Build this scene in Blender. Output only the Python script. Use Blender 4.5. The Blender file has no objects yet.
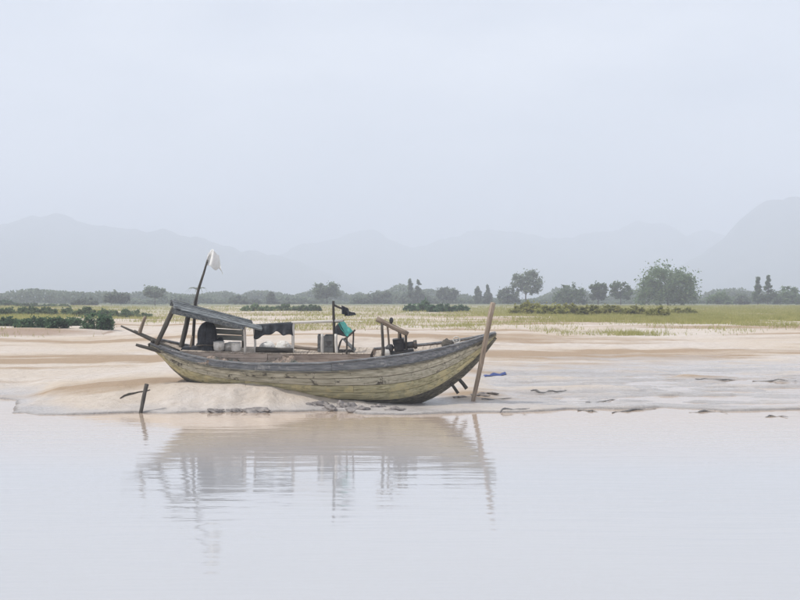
import bpy, bmesh, math, random
import numpy as np
from mathutils import Vector, Matrix, Euler
R = math.radians
rng = np.random.default_rng(7)
random.seed(7)
SC = bpy.context.scene
COL = SC.collection

# ------------------------------------------------------------------ camera
EYE = 3.3
FPX = 1099.0                      # focal length in photo pixels (photo 800 x 600)
cam_d = bpy.data.cameras.new('camera')
cam = bpy.data.objects.new('camera', cam_d)
COL.objects.link(cam)
cam.location = (0, 0, EYE)
cam.rotation_euler = (R(90), 0, 0)
cam_d.sensor_width = 36
cam_d.lens = 36 * FPX / 800
cam_d.clip_start = 0.1
cam_d.clip_end = 40000
SC.camera = cam

# ------------------------------------------------------------------ sky, sun, exposure
SUN_EL, SUN_AZ = R(54), R(-104)      # azimuth clockwise from +Y (away from the camera)
w = bpy.data.worlds.new('World'); SC.world = w; w.use_nodes = True
nt = w.node_tree; nt.nodes.clear()
def N(nt, t, **k):
    n = nt.nodes.new(t)
    for a, v in k.items(): setattr(n, a, v)
    return n
wo = N(nt, 'ShaderNodeOutputWorld'); bg = N(nt, 'ShaderNodeBackground')
sky = N(nt, 'ShaderNodeTexSky'); sky.sky_type = 'NISHITA'; sky.sun_disc = False
sky.sun_elevation = SUN_EL; sky.sun_rotation = SUN_AZ
sky.air_density = 1.0; sky.dust_density = 3.0; sky.ozone_density = 1.0
# thin high overcast veil: soft cloud noise over the clear sky
tc = N(nt, 'ShaderNodeTexCoord'); mp = N(nt, 'ShaderNodeMapping')
mp.inputs['Scale'].default_value = (1.2, 1.2, 3.5)
no = N(nt, 'ShaderNodeTexNoise'); no.inputs['Scale'].default_value = 2.2; no.inputs['Detail'].default_value = 5
rp = N(nt, 'ShaderNodeMapRange')
rp.inputs['From Min'].default_value = 0.3; rp.inputs['From Max'].default_value = 0.7
rp.inputs['To Min'].default_value = 0.50; rp.inputs['To Max'].default_value = 0.98
mx = N(nt, 'ShaderNodeMix', data_type='RGBA')
mx.inputs['B'].default_value = (7.65, 8.0, 8.4, 1)
L = nt.links.new
L(tc.outputs['Generated'], mp.inputs['Vector']); L(mp.outputs[0], no.inputs['Vector'])
L(no.outputs['Fac'], rp.inputs['Value']); L(rp.outputs[0], mx.inputs['Factor'])
L(sky.outputs[0], mx.inputs['A']); L(mx.outputs['Result'], bg.inputs['Color'])
bg.inputs['Strength'].default_value = 0.10
L(bg.outputs[0], wo.inputs['Surface'])

sd = bpy.data.lights.new('sun', 'SUN'); sd.energy = 3.0; sd.angle = R(3); sd.color = (1, 0.965, 0.91)
sun = bpy.data.objects.new('sun', sd); COL.objects.link(sun)
sdir = Vector((math.sin(SUN_AZ) * math.cos(SUN_EL), math.cos(SUN_AZ) * math.cos(SUN_EL), math.sin(SUN_EL)))
sun.rotation_euler = sdir.to_track_quat('Z', 'Y').to_euler()
sun.location = (-30, -20, 60)
SC.view_settings.view_transform = 'Standard'
SC.view_settings.look = 'None'
SC.view_settings.gamma = 1
SC.view_settings.use_curve_mapping = False
SC.view_settings.exposure = 0.34
SC.render.engine = 'CYCLES'
SC.cycles.volume_bounces = 3

# ------------------------------------------------------------------ helpers
def tag(o, label=None, cat=None, group=None, kind=None):
    if label: o['label'] = label
    if cat: o['category'] = cat
    if group: o['group'] = group
    if kind: o['kind'] = kind
    return o
def link(name, me, mat, parent=None, smooth=False):
    o = bpy.data.objects.new(name, me); COL.objects.link(o)
    if mat is not None and len(me.materials) == 0: me.materials.append(mat)
    if parent is not None: o.parent = parent
    if smooth:
        me.polygons.foreach_set('use_smooth', [True] * len(me.polygons))
    return o
def mesh(name, v, f, mat, parent=None, smooth=False):
    me = bpy.data.meshes.new(name); me.from_pydata([tuple(p) for p in v], [], f); me.update()
    return link(name, me, mat, parent, smooth)
def npmesh(name, v, quads, mat, parent=None, smooth=False):
    v = np.asarray(v, np.float32); q = np.asarray(quads, np.int32); k = q.shape[1]
    me = bpy.data.meshes.new(name)
    me.vertices.add(len(v)); me.vertices.foreach_set('co', v.ravel())
    me.loops.add(q.size); me.loops.foreach_set('vertex_index', q.ravel())
    me.polygons.add(len(q)); me.polygons.foreach_set('loop_start', np.arange(0, q.size, k, dtype=np.int32))
    me.update(calc_edges=True); me.validate()
    return link(name, me, mat, parent, smooth)
def empty(name, loc=(0, 0, 0), rot=(0, 0, 0), parent=None):
    o = bpy.data.objects.new(name, None); COL.objects.link(o); o.location = loc; o.rotation_euler = rot
    o.empty_display_size = 0.2
    if parent: o.parent = parent
    return o

def hash2(ix, iy, seed):
    h = (ix.astype(np.int64) * 374761393 + iy.astype(np.int64) * 668265263 + seed * 144665) & 0x7fffffff
    h = ((h ^ (h >> 13)) * 1274126177) & 0x7fffffff
    return ((h ^ (h >> 16)) & 0xffff) / 65535.0
def vnoise(x, y, seed=0):
    x = np.asarray(x, float); y = np.asarray(y, float)
    ix = np.floor(x); iy = np.floor(y); fx = x - ix; fy = y - iy
    fx = fx * fx * (3 - 2 * fx); fy = fy * fy * (3 - 2 * fy)
    a = hash2(ix, iy, seed); b = hash2(ix + 1, iy, seed); c = hash2(ix, iy + 1, seed); d = hash2(ix + 1, iy + 1, seed)
    return (a * (1 - fx) + b * fx) * (1 - fy) + (c * (1 - fx) + d * fx) * fy - 0.5
def fbm(x, y, seed=0, oct=4):
    s = 0; a = 1.0
    for i in range(oct):
        s = s + a * vnoise(np.asarray(x) * 2 ** i, np.asarray(y) * 2 ** i, seed + i * 17); a *= 0.5
    return s
def sstep(a, b, x):
    t = np.clip((np.asarray(x, float) - a) / (b - a), 0, 1); return t * t * (3 - 2 * t)

# ------------------------------------------------------------------ materials
def principled(name):
    m = bpy.data.materials.new(name); m.use_nodes = True
    return m, m.node_tree, m.node_tree.nodes['Principled BSDF']
def surf(name, cols, scale=4.0, stretch=(1, 1, 1), rough=0.8, bump=0.3, bscale=None, detail=6, objvar=0.12, spec=0.3,
         patch=None, pscale=1.5, pmin=0.5, pmax=0.6, bdist=0.02, coord='Object'):
    """noise-ramped weathered surface; patch = second colour laid on in blotches"""
    m, nt, b = principled(name); L = nt.links.new
    tc = N(nt, 'ShaderNodeTexCoord'); mp = N(nt, 'ShaderNodeMapping'); mp.inputs['Scale'].default_value = stretch
    oi = N(nt, 'ShaderNodeObjectInfo')
    ad = N(nt, 'ShaderNodeVectorMath', operation='ADD')
    mu = N(nt, 'ShaderNodeMath', operation='MULTIPLY'); mu.inputs[1].default_value = 37.0
    L(oi.outputs['Random'], mu.inputs[0])
    L(tc.outputs[coord], mp.inputs['Vector']); L(mp.outputs[0], ad.inputs[0])
    cb = N(nt, 'ShaderNodeCombineXYZ'); L(mu.outputs[0], cb.inputs[0]); L(mu.outputs[0], cb.inputs[1]); L(cb.outputs[0], ad.inputs[1])
    n1 = N(nt, 'ShaderNodeTexNoise'); n1.inputs['Scale'].default_value = scale; n1.inputs['Detail'].default_value = detail
    n1.inputs['Roughness'].default_value = 0.62
    L(ad.outputs[0], n1.inputs['Vector'])
    cr = N(nt, 'ShaderNodeValToRGB'); els = cr.color_ramp.elements
    k = len(cols)
    els[0].position = 0.3; els[0].color = (*cols[0], 1); els[1].position = 0.7; els[1].color = (*cols[-1], 1)
    for i in range(1, k - 1):
        e = els.new(0.3 + 0.4 * i / (k - 1)); e.color = (*cols[i], 1)
    L(n1.outputs['Fac'], cr.inputs['Fac']); out = cr.outputs['Color']
    if patch is not None:
        n2 = N(nt, 'ShaderNodeTexNoise'); n2.inputs['Scale'].default_value = pscale; n2.inputs['Detail'].default_value = 8
        n2.inputs['Roughness'].default_value = 0.7
        ad2 = N(nt, 'ShaderNodeVectorMath', operation='ADD'); L(tc.outputs[coord], ad2.inputs[0]); L(cb.outputs[0], ad2.inputs[1])
        L(ad2.outputs[0], n2.inputs['Vector'])
        mr = N(nt, 'ShaderNodeMapRange'); mr.inputs['From Min'].default_value = pmin; mr.inputs['From Max'].default_value = pmax
        L(n2.outputs['Fac'], mr.inputs['Value'])
        mix = N(nt, 'ShaderNodeMix', data_type='RGBA'); L(mr.outputs[0], mix.inputs['Factor']); L(out, mix.inputs['A'])
        mix.inputs['B'].default_value = (*patch, 1); out = mix.outputs['Result']
    hv = N(nt, 'ShaderNodeHueSaturation')
    mr2 = N(nt, 'ShaderNodeMapRange'); mr2.inputs['To Min'].default_value = 1 - objvar; mr2.inputs['To Max'].default_value = 1 + objvar
    L(oi.outputs['Random'], mr2.inputs['Value']); L(mr2.outputs[0], hv.inputs['Value']); L(out, hv.inputs['Color'])
    L(hv.outputs[0], b.inputs['Base Color'])
    b.inputs['Roughness'].default_value = rough; b.inputs['Specular IOR Level'].default_value = spec
    if bump:
        bp_ = N(nt, 'ShaderNodeBump'); bp_.inputs['Strength'].default_value = bump; bp_.inputs['Distance'].default_value = bdist
        L(n1.outputs['Fac'], bp_.inputs['Height']); L(bp_.outputs[0], b.inputs['Normal'])
    return m
GX = (0.6, 7, 7); GZ = (7, 7, 0.6)
M = {}
M['plank_olive'] = surf('plank_olive', [(.18, .16, .095), (.45, .41, .25), (.64, .59, .40)], 3, GX, .85, .5, patch=(.58, .51, .29), pscale=1.8, pmin=.52, pmax=.58)
M['plank_tan'] = surf('plank_tan', [(.22, .20, .145), (.47, .435, .33), (.66, .62, .51)], 3, GX, .85, .5, patch=(.10, .09, .07), pscale=2.4, pmin=.57, pmax=.63)
M['plank_dark'] = surf('plank_dark', [(.06, .057, .048), (.15, .14, .11), (.29, .265, .20)], 3, GX, .85, .5, patch=(.33, .30, .21), pscale=2.5, pmin=.58, pmax=.7)
M['plank_blue'] = surf('plank_blue', [(.085, .09, .097), (.18, .187, .195), (.32, .32, .32)], 3, GX, .8, .5, patch=(.42, .41, .39), pscale=2.6, pmin=.58, pmax=.68)
M['wood_pink'] = surf('wood_pink', [(.26, .20, .16), (.42, .34, .28), (.54, .45, .38)], 3, GX, .85, .4, patch=(.26, .21, .16), pscale=3, pmin=.56, pmax=.66)
M['wood_deck'] = surf('wood_deck', [(.22, .18, .14), (.38, .32, .26), (.50, .43, .36)], 3, (7, .6, 7), .85, .4)
M['wood_dark'] = surf('wood_dark', [(.04, .036, .03), (.085, .075, .06), (.15, .13, .105)], 3, GX, .8, .4)
M['roof'] = surf('roof_wood', [(.05, .056, .06), (.12, .13, .135), (.25, .26, .255)], 3, GX, .85, .5, patch=(.045, .045, .045), pscale=2, pmin=.54, pmax=.64, objvar=.3)
M['panel'] = surf('panel_grey', [(.20, .20, .175), (.32, .32, .285), (.44, .44, .39)], 3, GX, .85, .4)
M['pole_dark'] = surf('pole_dark', [(.03, .028, .025), (.07, .064, .055), (.14, .125, .105)], 3, GZ, .8, .5)
M['pole_brown'] = surf('pole_brown', [(.15, .115, .085), (.27, .215, .165), (.40, .33, .265)], 3, GZ, .85, .6)
M['pole_pale'] = surf('pole_pale', [(.42, .39, .34), (.60, .57, .52), (.70, .67, .62)], 3, GZ, .8, .4)
M['tarp_black'] = surf('tarp_black', [(.018, .02, .024), (.036, .04, .046), (.07, .075, .085)], 5, (1, 1, 1), .65, .4, patch=(.12, .125, .13), pscale=5, pmin=.6, pmax=.75)
M['tarp_green'] = surf('tarp_green', [(.03, .24, .20), (.05, .34, .28), (.13, .45, .38)], 5, (1, 1, 1), .6, .3)
M['tarp_blue'] = surf('tarp_blue', [(.015, .03, .11), (.03, .055, .19), (.08, .11, .26)], 5, (1, 1, 1), .6, .5)
M['cloth_white'] = surf('cloth_white', [(.62, .62, .60), (.74, .74, .72), (.80, .80, .78)], 4, (1, 1, 1), .8, .3)
M['sack'] = surf('sack_white', [(.46, .44, .40), (.62, .60, .56), (.74, .72, .68)], 6, (1, 1, 1), .85, .5, patch=(.30, .26, .21), pscale=5, pmin=.54, pmax=.68)
M['net'] = surf('net_brown', [(.16, .12, .095), (.30, .235, .19), (.46, .38, .31)], 22, (1, 1, 1), .95, .9, bdist=.03, patch=(.13, .14, .12), pscale=4)
M['crate'] = surf('crate_grey', [(.12, .12, .115), (.20, .20, .19), (.29, .29, .275)], 4, (1, 1, 1), .8, .3, patch=(.09, .085, .08), pscale=4)
M['metal_dark'] = surf('metal_dark', [(.02, .02, .022), (.04, .04, .042), (.08, .07, .06)], 6, (1, 1, 1), .5, .3, patch=(.13, .075, .045), pscale=6, pmin=.6, pmax=.7)
M['rope_pale'] = surf('rope_pale', [(.45, .42, .36), (.62, .59, .53), (.72, .70, .65)], 30, (1, 1, 1), .9, .5)
M['rope_dark'] = surf('rope_dark', [(.05, .045, .04), (.10, .09, .075), (.16, .14, .12)], 30, (1, 1, 1), .9, .5)
M['clod'] = surf('mud_clod', [(.11, .10, .10), (.21, .19, .18), (.34, .305, .28)], 7, (1, 1, 1), .7, .6)
M['drift'] = surf('driftwood', [(.10, .10, .10), (.19, .185, .18), (.29, .275, .26)], 4, GZ, .8, .5)
M['bark'] = surf('bark', [(.07, .06, .05), (.13, .11, .09), (.20, .17, .14)], 3, GZ, .9, .4)
M['wall'] = surf('house_wall', [(.60, .58, .54), (.70, .68, .64), (.76, .74, .70)], 1.5, (1, 1, 1), .85, .1)
M['tin'] = surf('roof_tin', [(.13, .14, .15), (.20, .205, .21), (.28, .27, .26)], 1.5, (1, 1, 1), .6, .1)
M['dark_open'] = surf('shutter', [(.05, .05, .055), (.08, .08, .085), (.11, .11, .11)], 2, (1, 1, 1), .6, .1)
def leafmat(name, c0, c1, c2):
    m = surf(name, [c0, c1, c2], 0.9, (1, 1, 1), .6, 0, objvar=.2, detail=5, spec=.25)
    nt = m.node_tree; b = nt.nodes['Principled BSDF']; src = b.inputs['Base Color'].links[0].from_socket
    tr = N(nt, 'ShaderNodeBsdfTranslucent'); hs = N(nt, 'ShaderNodeHueSaturation'); hs.inputs['Value'].default_value = 1.9
    nt.links.new(src, hs.inputs['Color']); nt.links.new(hs.outputs[0], tr.inputs['Color'])
    mxs = N(nt, 'ShaderNodeMixShader'); mxs.inputs[0].default_value = .45
    nt.links.new(b.outputs[0], mxs.inputs[1]); nt.links.new(tr.outputs[0], mxs.inputs[2])
    nt.links.new(mxs.outputs[0], nt.nodes['Material Output'].inputs['Surface'])
    return m
M['leaf_grey'] = leafmat('leaf_grey', (.085, .11, .08), (.13, .16, .115), (.18, .20, .145))
M['leaf_mid'] = leafmat('leaf_mid', (.06, .10, .045), (.10, .145, .07), (.15, .19, .095))
M['leaf_dark'] = leafmat('leaf_dark', (.035, .075, .038), (.06, .11, .055), (.10, .155, .08))
M['leaf_olive'] = leafmat('leaf_olive', (.11, .12, .03), (.19, .19, .055), (.28, .26, .09))
M['grass'] = leafmat('grass_dry', (.16, .17, .045), (.24, .235, .08), (.35, .32, .14))

# sand: pale, pinkish, damp bands lower down, real wet darkening near the water by height
def sand_mat():
    m, nt, b = principled('sand'); L = nt.links.new
    geo = N(nt, 'ShaderNodeNewGeometry'); sep = N(nt, 'ShaderNodeSeparateXYZ'); L(geo.outputs['Position'], sep.inputs[0])
    def noise(scale, st, det=6, ro=.6):
        mp = N(nt, 'ShaderNodeMapping'); mp.inputs['Scale'].default_value = st; L(geo.outputs['Position'], mp.inputs['Vector'])
        n = N(nt, 'ShaderNodeTexNoise'); n.inputs['Scale'].default_value = scale; n.inputs['Detail'].default_value = det
        n.inputs['Roughness'].default_value = ro; L(mp.outputs[0], n.inputs['Vector']); return n.outputs['Fac']
    def ramp(v, a, bb, lo=0., hi=1.):
        r = N(nt, 'ShaderNodeMapRange'); r.inputs['From Min'].default_value = a; r.inputs['From Max'].default_value = bb
        r.inputs['To Min'].default_value = lo; r.inputs['To Max'].default_value = hi; L(v, r.inputs['Value']); return r.outputs[0]
    def mix(f, a, bcol):
        x = N(nt, 'ShaderNodeMix', data_type='RGBA'); L(f, x.inputs['Factor'])
        for s, v in (('A', a), ('B', bcol)):
            if isinstance(v, tuple): x.inputs[s].default_value = (*v, 1)
            else: L(v, x.inputs[s])
        return x.outputs['Result']
    def mul(a, bb):
        x = N(nt, 'ShaderNodeMath', operation='MULTIPLY'); x.use_clamp = True
        for i, v in enumerate((a, bb)):
            if isinstance(v, (int, float)): x.inputs[i].default_value = v
            else: L(v, x.inputs[i])
        return x.outputs[0]
    fine = noise(3.0, (1, 1, 1)); big = noise(.12, (.6, 1.5, 1))
    c = mix(ramp(fine, .3, .7), (.52, .455, .395), (.635, .575, .52))
    c = mix(ramp(big, .4, .65), c, (.54, .45, .355))
    band = noise(.05, (.7, 2.6, 0), 7, .62)                   # long bands of damp brown sand
    c = mix(mul(ramp(band, .49, .57), .95), c, (.36, .26, .17))
    nsep = N(nt, 'ShaderNodeSeparateXYZ'); L(geo.outputs['Normal'], nsep.inputs[0])
    c = mix(mul(mul(ramp(nsep.outputs['Z'], .9985, .985), ramp(sep.outputs['Y'], 58, 66)), .9), c, (.33, .24, .18))      # bare earth on the eroded slopes
    # silt / wet flats close to the water level
    zz = N(nt, 'ShaderNodeMath', operation='ADD'); L(sep.outputs['Z'], zz.inputs[0])
    L(ramp(noise(.35, (.5, 1.2, 1)), .3, .7, -.12, .12), zz.inputs[1])
    wet = ramp(zz.outputs[0], .05, .24, 1, 0)
    c = mix(mul(wet, .85), c, (.46, .435, .425))
    edge = mul(ramp(sep.outputs['Z'], .02, .07, 1, 0), ramp(nsep.outputs['Z'], .99, .93))
    c = mix(mul(edge, .85), c, (.17, .15, .135))
    damp = ramp(zz.outputs[0], -.02, .07, 1, 0)
    c = mix(mul(damp, .5), c, (.33, .30, .275))
    # greenish ground under vegetation, far back
    far = mul(ramp(sep.outputs['Y'], 130, 250), ramp(noise(.06, (.5, 1, 1)), .35, .6))
    c = mix(mul(far, .8), c, (.26, .25, .12))
    vfar = ramp(sep.outputs['Y'], 260, 420)
    c = mix(vfar, c, (.13, .15, .08))
    L(c, b.inputs['Base Color'])
    ro = N(nt, 'ShaderNodeMapRange'); L(wet, ro.inputs['Value']); ro.inputs['To Min'].default_value = .9; ro.inputs['To Max'].default_value = .22
    L(ro.outputs[0], b.inputs['Roughness'])
    b.inputs['Specular IOR Level'].default_value = .35
    bm = N(nt, 'ShaderNodeBump'); bm.inputs['Strength'].default_value = .9; bm.inputs['Distance'].default_value = .18
    vo = N(nt, 'ShaderNodeTexVoronoi'); vo.feature = 'SMOOTH_F1'; vo.inputs['Scale'].default_value = 1.9; L(geo.outputs['Position'], vo.inputs['Vector'])
    dim = mul(ramp(vo.outputs['Distance'], .05, .28), ramp(noise(.25, (1, 1, 1), 3), .42, .6))     # trampled hollows in places
    hs = N(nt, 'ShaderNodeMath', operation='MULTIPLY_ADD'); L(dim, hs.inputs[0]); hs.inputs[1].default_value = .35
    L(noise(2.6, (.8, 1.3, 1), 9, .68), hs.inputs[2]); L(hs.outputs[0], bm.inputs['Height']); L(bm.outputs[0], b.inputs['Normal'])
    return m
M['sand'] = sand_mat()
def water_mat():
    m, nt, b = principled('water'); L = nt.links.new
    b.inputs['Roughness'].default_value = .05; b.inputs['IOR'].default_value = 1.8
    geo = N(nt, 'ShaderNodeNewGeometry')
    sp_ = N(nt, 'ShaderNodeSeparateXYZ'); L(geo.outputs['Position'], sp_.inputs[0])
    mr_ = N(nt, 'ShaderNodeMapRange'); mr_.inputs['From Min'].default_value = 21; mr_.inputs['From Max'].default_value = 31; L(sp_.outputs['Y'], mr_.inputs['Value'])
    mc = N(nt, 'ShaderNodeMix', data_type='RGBA'); mc.inputs['A'].default_value = (.42, .42, .43, 1); mc.inputs['B'].default_value = (.50, .39, .30, 1)   # silty shallows, with the bank's peach reflection also put into the colour
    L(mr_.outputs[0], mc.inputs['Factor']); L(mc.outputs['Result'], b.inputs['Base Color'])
    def noise(scale, st, det):
        mp = N(nt, 'ShaderNodeMapping'); mp.inputs['Scale'].default_value = st; L(geo.outputs['Position'], mp.inputs['Vector'])
        n = N(nt, 'ShaderNodeTexNoise'); n.inputs['Scale'].default_value = scale; n.inputs['Detail'].default_value = det
        L(mp.outputs[0], n.inputs['Vector']); return n.outputs['Fac']
    b1 = N(nt, 'ShaderNodeBump'); b1.inputs['Strength'].default_value = .21; b1.inputs['Distance'].default_value = .05
    L(noise(1.0, (.4, 2.0, 1), 2), b1.inputs['Height'])
    b2 = N(nt, 'ShaderNodeBump'); b2.inputs['Strength'].default_value = .05; b2.inputs['Distance'].default_value = .02
    L(noise(7, (.6, 1.6, 1), 2), b2.inputs['Height']); L(b1.outputs[0], b2.inputs['Normal'])
    L(b2.outputs[0], b.inputs['Normal'])
    return m
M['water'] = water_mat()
M['mountain'] = surf('mountain', [(.05, .065, .06), (.075, .09, .075), (.11, .115, .095)], .01, (1, 1, 1), .95, 0, objvar=0, coord='Object')

# ------------------------------------------------------------------ terrain
def ground_z(x, y):
    x = np.asarray(x, float); y = np.asarray(y, float)
    n1 = fbm(x * .35, y * .35, 3, 4)
    nb = fbm(x * .06, y * .1, 11, 3)
    # shoreline distance along x
    ysh = np.interp(x, [-60, -16, -12.6, -11.3, -8, -6, -4, 0, 3, 6, 10, 14, 60],
                    [40, 38.0, 36.0, 31.8, 31.6, 32.3, 32.3, 32.1, 32.4, 33.0, 33.0, 33.6, 36])
    ysh = ysh + .9 * fbm(x * .5, y * 0 + 3, 5, 4) + .5 * n1
    d = y - ysh
    hb = np.interp(x, [-40, -14, -11, -8, -6.6, -4.7, -3.6, -2.4, -1, 0.5, 6, 15, 60],
                   [.40, .36, .44, .66, .72, .74, .58, .34, .12, .07, .035, .03, .03])
    hb = hb + .13 * np.exp(-((x - 2.3) / 1.0) ** 2)
    wdt = np.interp(x, [-12, -7, -4, -1, 4], [6, 2.6, 1.5, 2.2, 4])
    scarp = .06 * sstep(0, .10, d) * (0.4 + 1.3 * np.clip(vnoise(x * .7, y * .2, 9) + .5, 0, 1))
    beach = scarp + (hb - .05) * sstep(0.05, 1.0, d / wdt) 
    under = np.maximum(-1.2, d * .10) - .02
    z = np.where(d > 0, beach, under)
    # back slope of the flats to the dry bank
    yr = np.interp(x, [-20, -8, 0, 6, 12, 40], [40, 41, 42, 45, 48, 52])
    xb = x / np.maximum(y, 1) * 90.0                   # lateral place as seen at 90 m
    rise = sstep(0, 45, y - yr) * (np.interp(xb, [-26, -16], [.62, 1.12]) - hb)
    z = z + rise * (d > 0)
    # left eroded bank under the shrubs
    bank = sstep(-20, -27, xb + 2 * vnoise(x * .2, y * .1, 31)) * sstep(80, 84, y + 5 * fbm(x * .25, y * .02, 21, 4)) * .55
    z = z + bank
    z = z + sstep(100, 400, y) * .5 + nb * .22 * sstep(50, 90, y)
    z = z + n1 * .05 * sstep(0, 4, d) + fbm(x * 1.6, y * 1.6, 41, 3) * .035 * (d > -.5) + fbm(x * .5, y * 1.3, 51, 4) * .13 * sstep(.3, 1.5, d) * sstep(3, 7, x) * (1 - sstep(46, 54, y))
    # wavy little ledges of silt left by the falling water on the right-hand flats
    led = fbm(x * .16, y * .55, 61, 5)
    z = z + (.05 * sstep(-.012, .012, led) + .05 * sstep(.188, .212, led) - .04) * sstep(.5, 2, d) * sstep(2.5, 5, x) * (1 - sstep(47, 53, y))
    return z
def gz(x, y): return float(ground_z(np.array([x]), np.array([y]))[0])

xs = np.concatenate([-np.geomspace(6500, 22, 70)[:-1], np.linspace(-22, 22, 330), np.geomspace(22, 6500, 70)[1:]])
ys = np.concatenate([np.linspace(-400, 20, 12)[:-1], np.linspace(20, 29, 20)[:-1], np.linspace(29, 50, 170)[:-1], np.linspace(50, 115, 130)[:-1], np.geomspace(115, 7000, 110)])
X, Y = np.meshgrid(xs, ys); Z = ground_z(X, Y)
nx, ny = len(xs), len(ys)
idx = np.arange(nx * ny).reshape(ny, nx)
q = np.stack([idx[:-1, :-1], idx[:-1, 1:], idx[1:, 1:], idx[1:, :-1]], -1).reshape(-1, 4)
g = npmesh('ground', np.stack([X, Y, Z], -1).reshape(-1, 3), q, M['sand'], smooth=True); tag(g, kind='structure')
wx, wy0, wy1 = 6400, -390, 160
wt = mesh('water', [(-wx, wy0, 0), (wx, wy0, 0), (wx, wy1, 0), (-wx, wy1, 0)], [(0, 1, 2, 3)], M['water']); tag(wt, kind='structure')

def pix(px, py, d):
    return Vector(((px - 400) / FPX * d, d, EYE + (300 - py) / FPX * d))
def on_ground(px, py):
    """walk the photo ray until it meets the ground"""
    ds = np.geomspace(14, 900, 4000)
    x = (px - 400) / FPX * ds; z = EYE + (300 - py) / FPX * ds
    h = np.maximum(ground_z(x, ds), 0)
    k = int(np.argmax(h >= z)); 
    if not (h >= z).any(): k = len(ds) - 1
    return Vector((float(x[k]), float(ds[k]), float(h[k])))

# ------------------------------------------------------------------ mountains
def mountain(name, prof, d, depth, seed, label):
    px = np.array([p[0] for p in prof], float); py = np.array([p[1] for p in prof], float)
    xw = (px - 400) / FPX * d; hw = EYE + (300 - py) / FPX * d
    u = np.linspace(xw[0], xw[-1], 420); v = np.linspace(-1, 1, 40)
    # smooth interpolation
    hh = np.interp(u, xw, hw); ker = np.hanning(7); ker /= ker.sum()
    hh = np.convolve(np.pad(hh, 3, 'edge'), ker, 'valid')
    hh = hh * (1 + .05 * fbm(u / (d * .022), u * 0, seed + 40, 5)) + d * .0026 * fbm(u / (d * .012), u * 0, seed + 50, 4)
    U, V = np.meshgrid(u, v)
    pr = np.clip(1 - np.abs(V) ** 1.25, 0, 1)
    HH = np.tile(hh, (len(v), 1)) * pr * (1 + .22 * fbm(U / (d * .03), V * 4, seed, 4) * (1 - pr * .75)) + 3 * fbm(U / (d * .008), V * 8, seed + 5, 3) * pr - 2 * (1 - pr)
    YY = d + V * depth
    ii = np.arange(U.size).reshape(U.shape)
    q = np.stack([ii[:-1, :-1], ii[:-1, 1:], ii[1:, 1:], ii[1:, :-1]], -1).reshape(-1, 4)
    o = npmesh(name, np.stack([U, YY, HH], -1).reshape(-1, 3), q, M['mountain'], smooth=True)
    tag(o, label, None, None, 'structure'); return o
mountain('mountain_range', [(-500, 300), (-380, 262), (-250, 240), (-140, 248), (-60, 232), (0, 225), (30, 219), (58, 214), (82, 222), (112, 229), (140, 230), (170, 230), (200, 236), (240, 246), (285, 258), (330, 272), (380, 300)],
         3700, 800, 1, 'hazy lavender mountain range on the left')
mountain('mountain_range', [(120, 300), (180, 280), (240, 262), (290, 250), (330, 238), (352, 232), (372, 229), (392, 240), (412, 249), (440, 240), (470, 233), (495, 229), (535, 232), (560, 236), (595, 231), (622, 227), (634, 219), (648, 222), (662, 221), (682, 235), (704, 230), (726, 237), (760, 250), (830, 270), (900, 300)],
         4700, 900, 2, 'pale blue mountain range in the middle distance')
mountain('mountain_range', [(640, 300), (690, 262), (715, 244), (730, 234), (745, 220), (760, 207), (775, 201), (788, 196), (800, 199), (830, 190), (880, 205), (960, 222), (1060, 215), (1180, 250), (1300, 300)],
         3300, 700, 3, 'tall hazy mountain at the right')

# ------------------------------------------------------------------ boat frame
YAW, HEEL = R(-2.5), R(5)
bc = pix(310, 300, 34.9)
boat = empty('fishing_boat', (bc.x, bc.y, 0.0), (HEEL, 0, YAW))
tag(boat, 'weathered olive wooden fishing boat beached on the pale sand beside the water', 'boat')
BM = Matrix.Translation((bc.x, bc.y, 0)) @ Matrix.Rotation(YAW, 4, 'Z') @ Matrix.Rotation(HEEL, 4, 'X')
BI = BM.inverted()
def bp(px, py, c):
    """photo pixel -> boat-frame point on the plane local y = c"""
    o = BI @ Vector((0, 0, EYE)); dv = BI.to_3x3() @ Vector(((px - 400) / FPX, 1, (300 - py) / FPX))
    t = (c - o.y) / dv.y
    return o + dv * t
def bworld(p): return BM @ Vector(p)

# beam along the boat, keyed by photo x of the near sheer
BK = np.array([[150, .50], [165, .66], [190, .90], [230, 1.15], [280, 1.28], [330, 1.30], [370, 1.22], [405, 1.05], [435, .80], [460, .50], [480, .24], [497, .05]])
SHEER = [(150, 343.5), (165, 348.5), (182, 354), (215, 361.5), (250, 364.5), (290, 364.5), (320, 364), (347, 362), (375, 359), (405, 355), (425, 352), (445, 348), (474, 340.5), (497, 333)]
KEEL = [(152, 347), (160, 351), (166, 358), (172, 366), (180, 375), (195, 382), (221, 388), (268, 394), (319, 400), (373, 404.5), (396, 405.5), (416, 402), (434, 395), (448, 385.5), (462.5, 374.5), (479, 357.5), (490, 343), (496.5, 334.5)]
def smooth_curve(pts):
    pts = np.array(pts, float); 
    X_ = np.linspace(pts[0, 0], pts[-1, 0], 400); Y_ = np.interp(X_, pts[:, 0], pts[:, 1])
    k = np.hanning(31); k /= k.sum()
    # reflect-pad so that the ends keep their place
    Yp = np.concatenate([2 * Y_[0] - Y_[15:0:-1], Y_, 2 * Y_[-1] - Y_[-2:-17:-1]])
    return X_, np.convolve(Yp, k, 'valid')
sp = [bp(px, py, -float(np.interp(px, BK[:, 0], BK[:, 1]))) for px, py in SHEER]
kp = [bp(px, py, 0) for px, py in KEEL]
SX, SZ = smooth_curve([(p.x, p.z) for p in sp]); KX, KZ = smooth_curve([(p.x, p.z) for p in kp])
BX, BV = smooth_curve([(bp(px, 350, -b).x, b) for px, b in BK])
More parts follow.
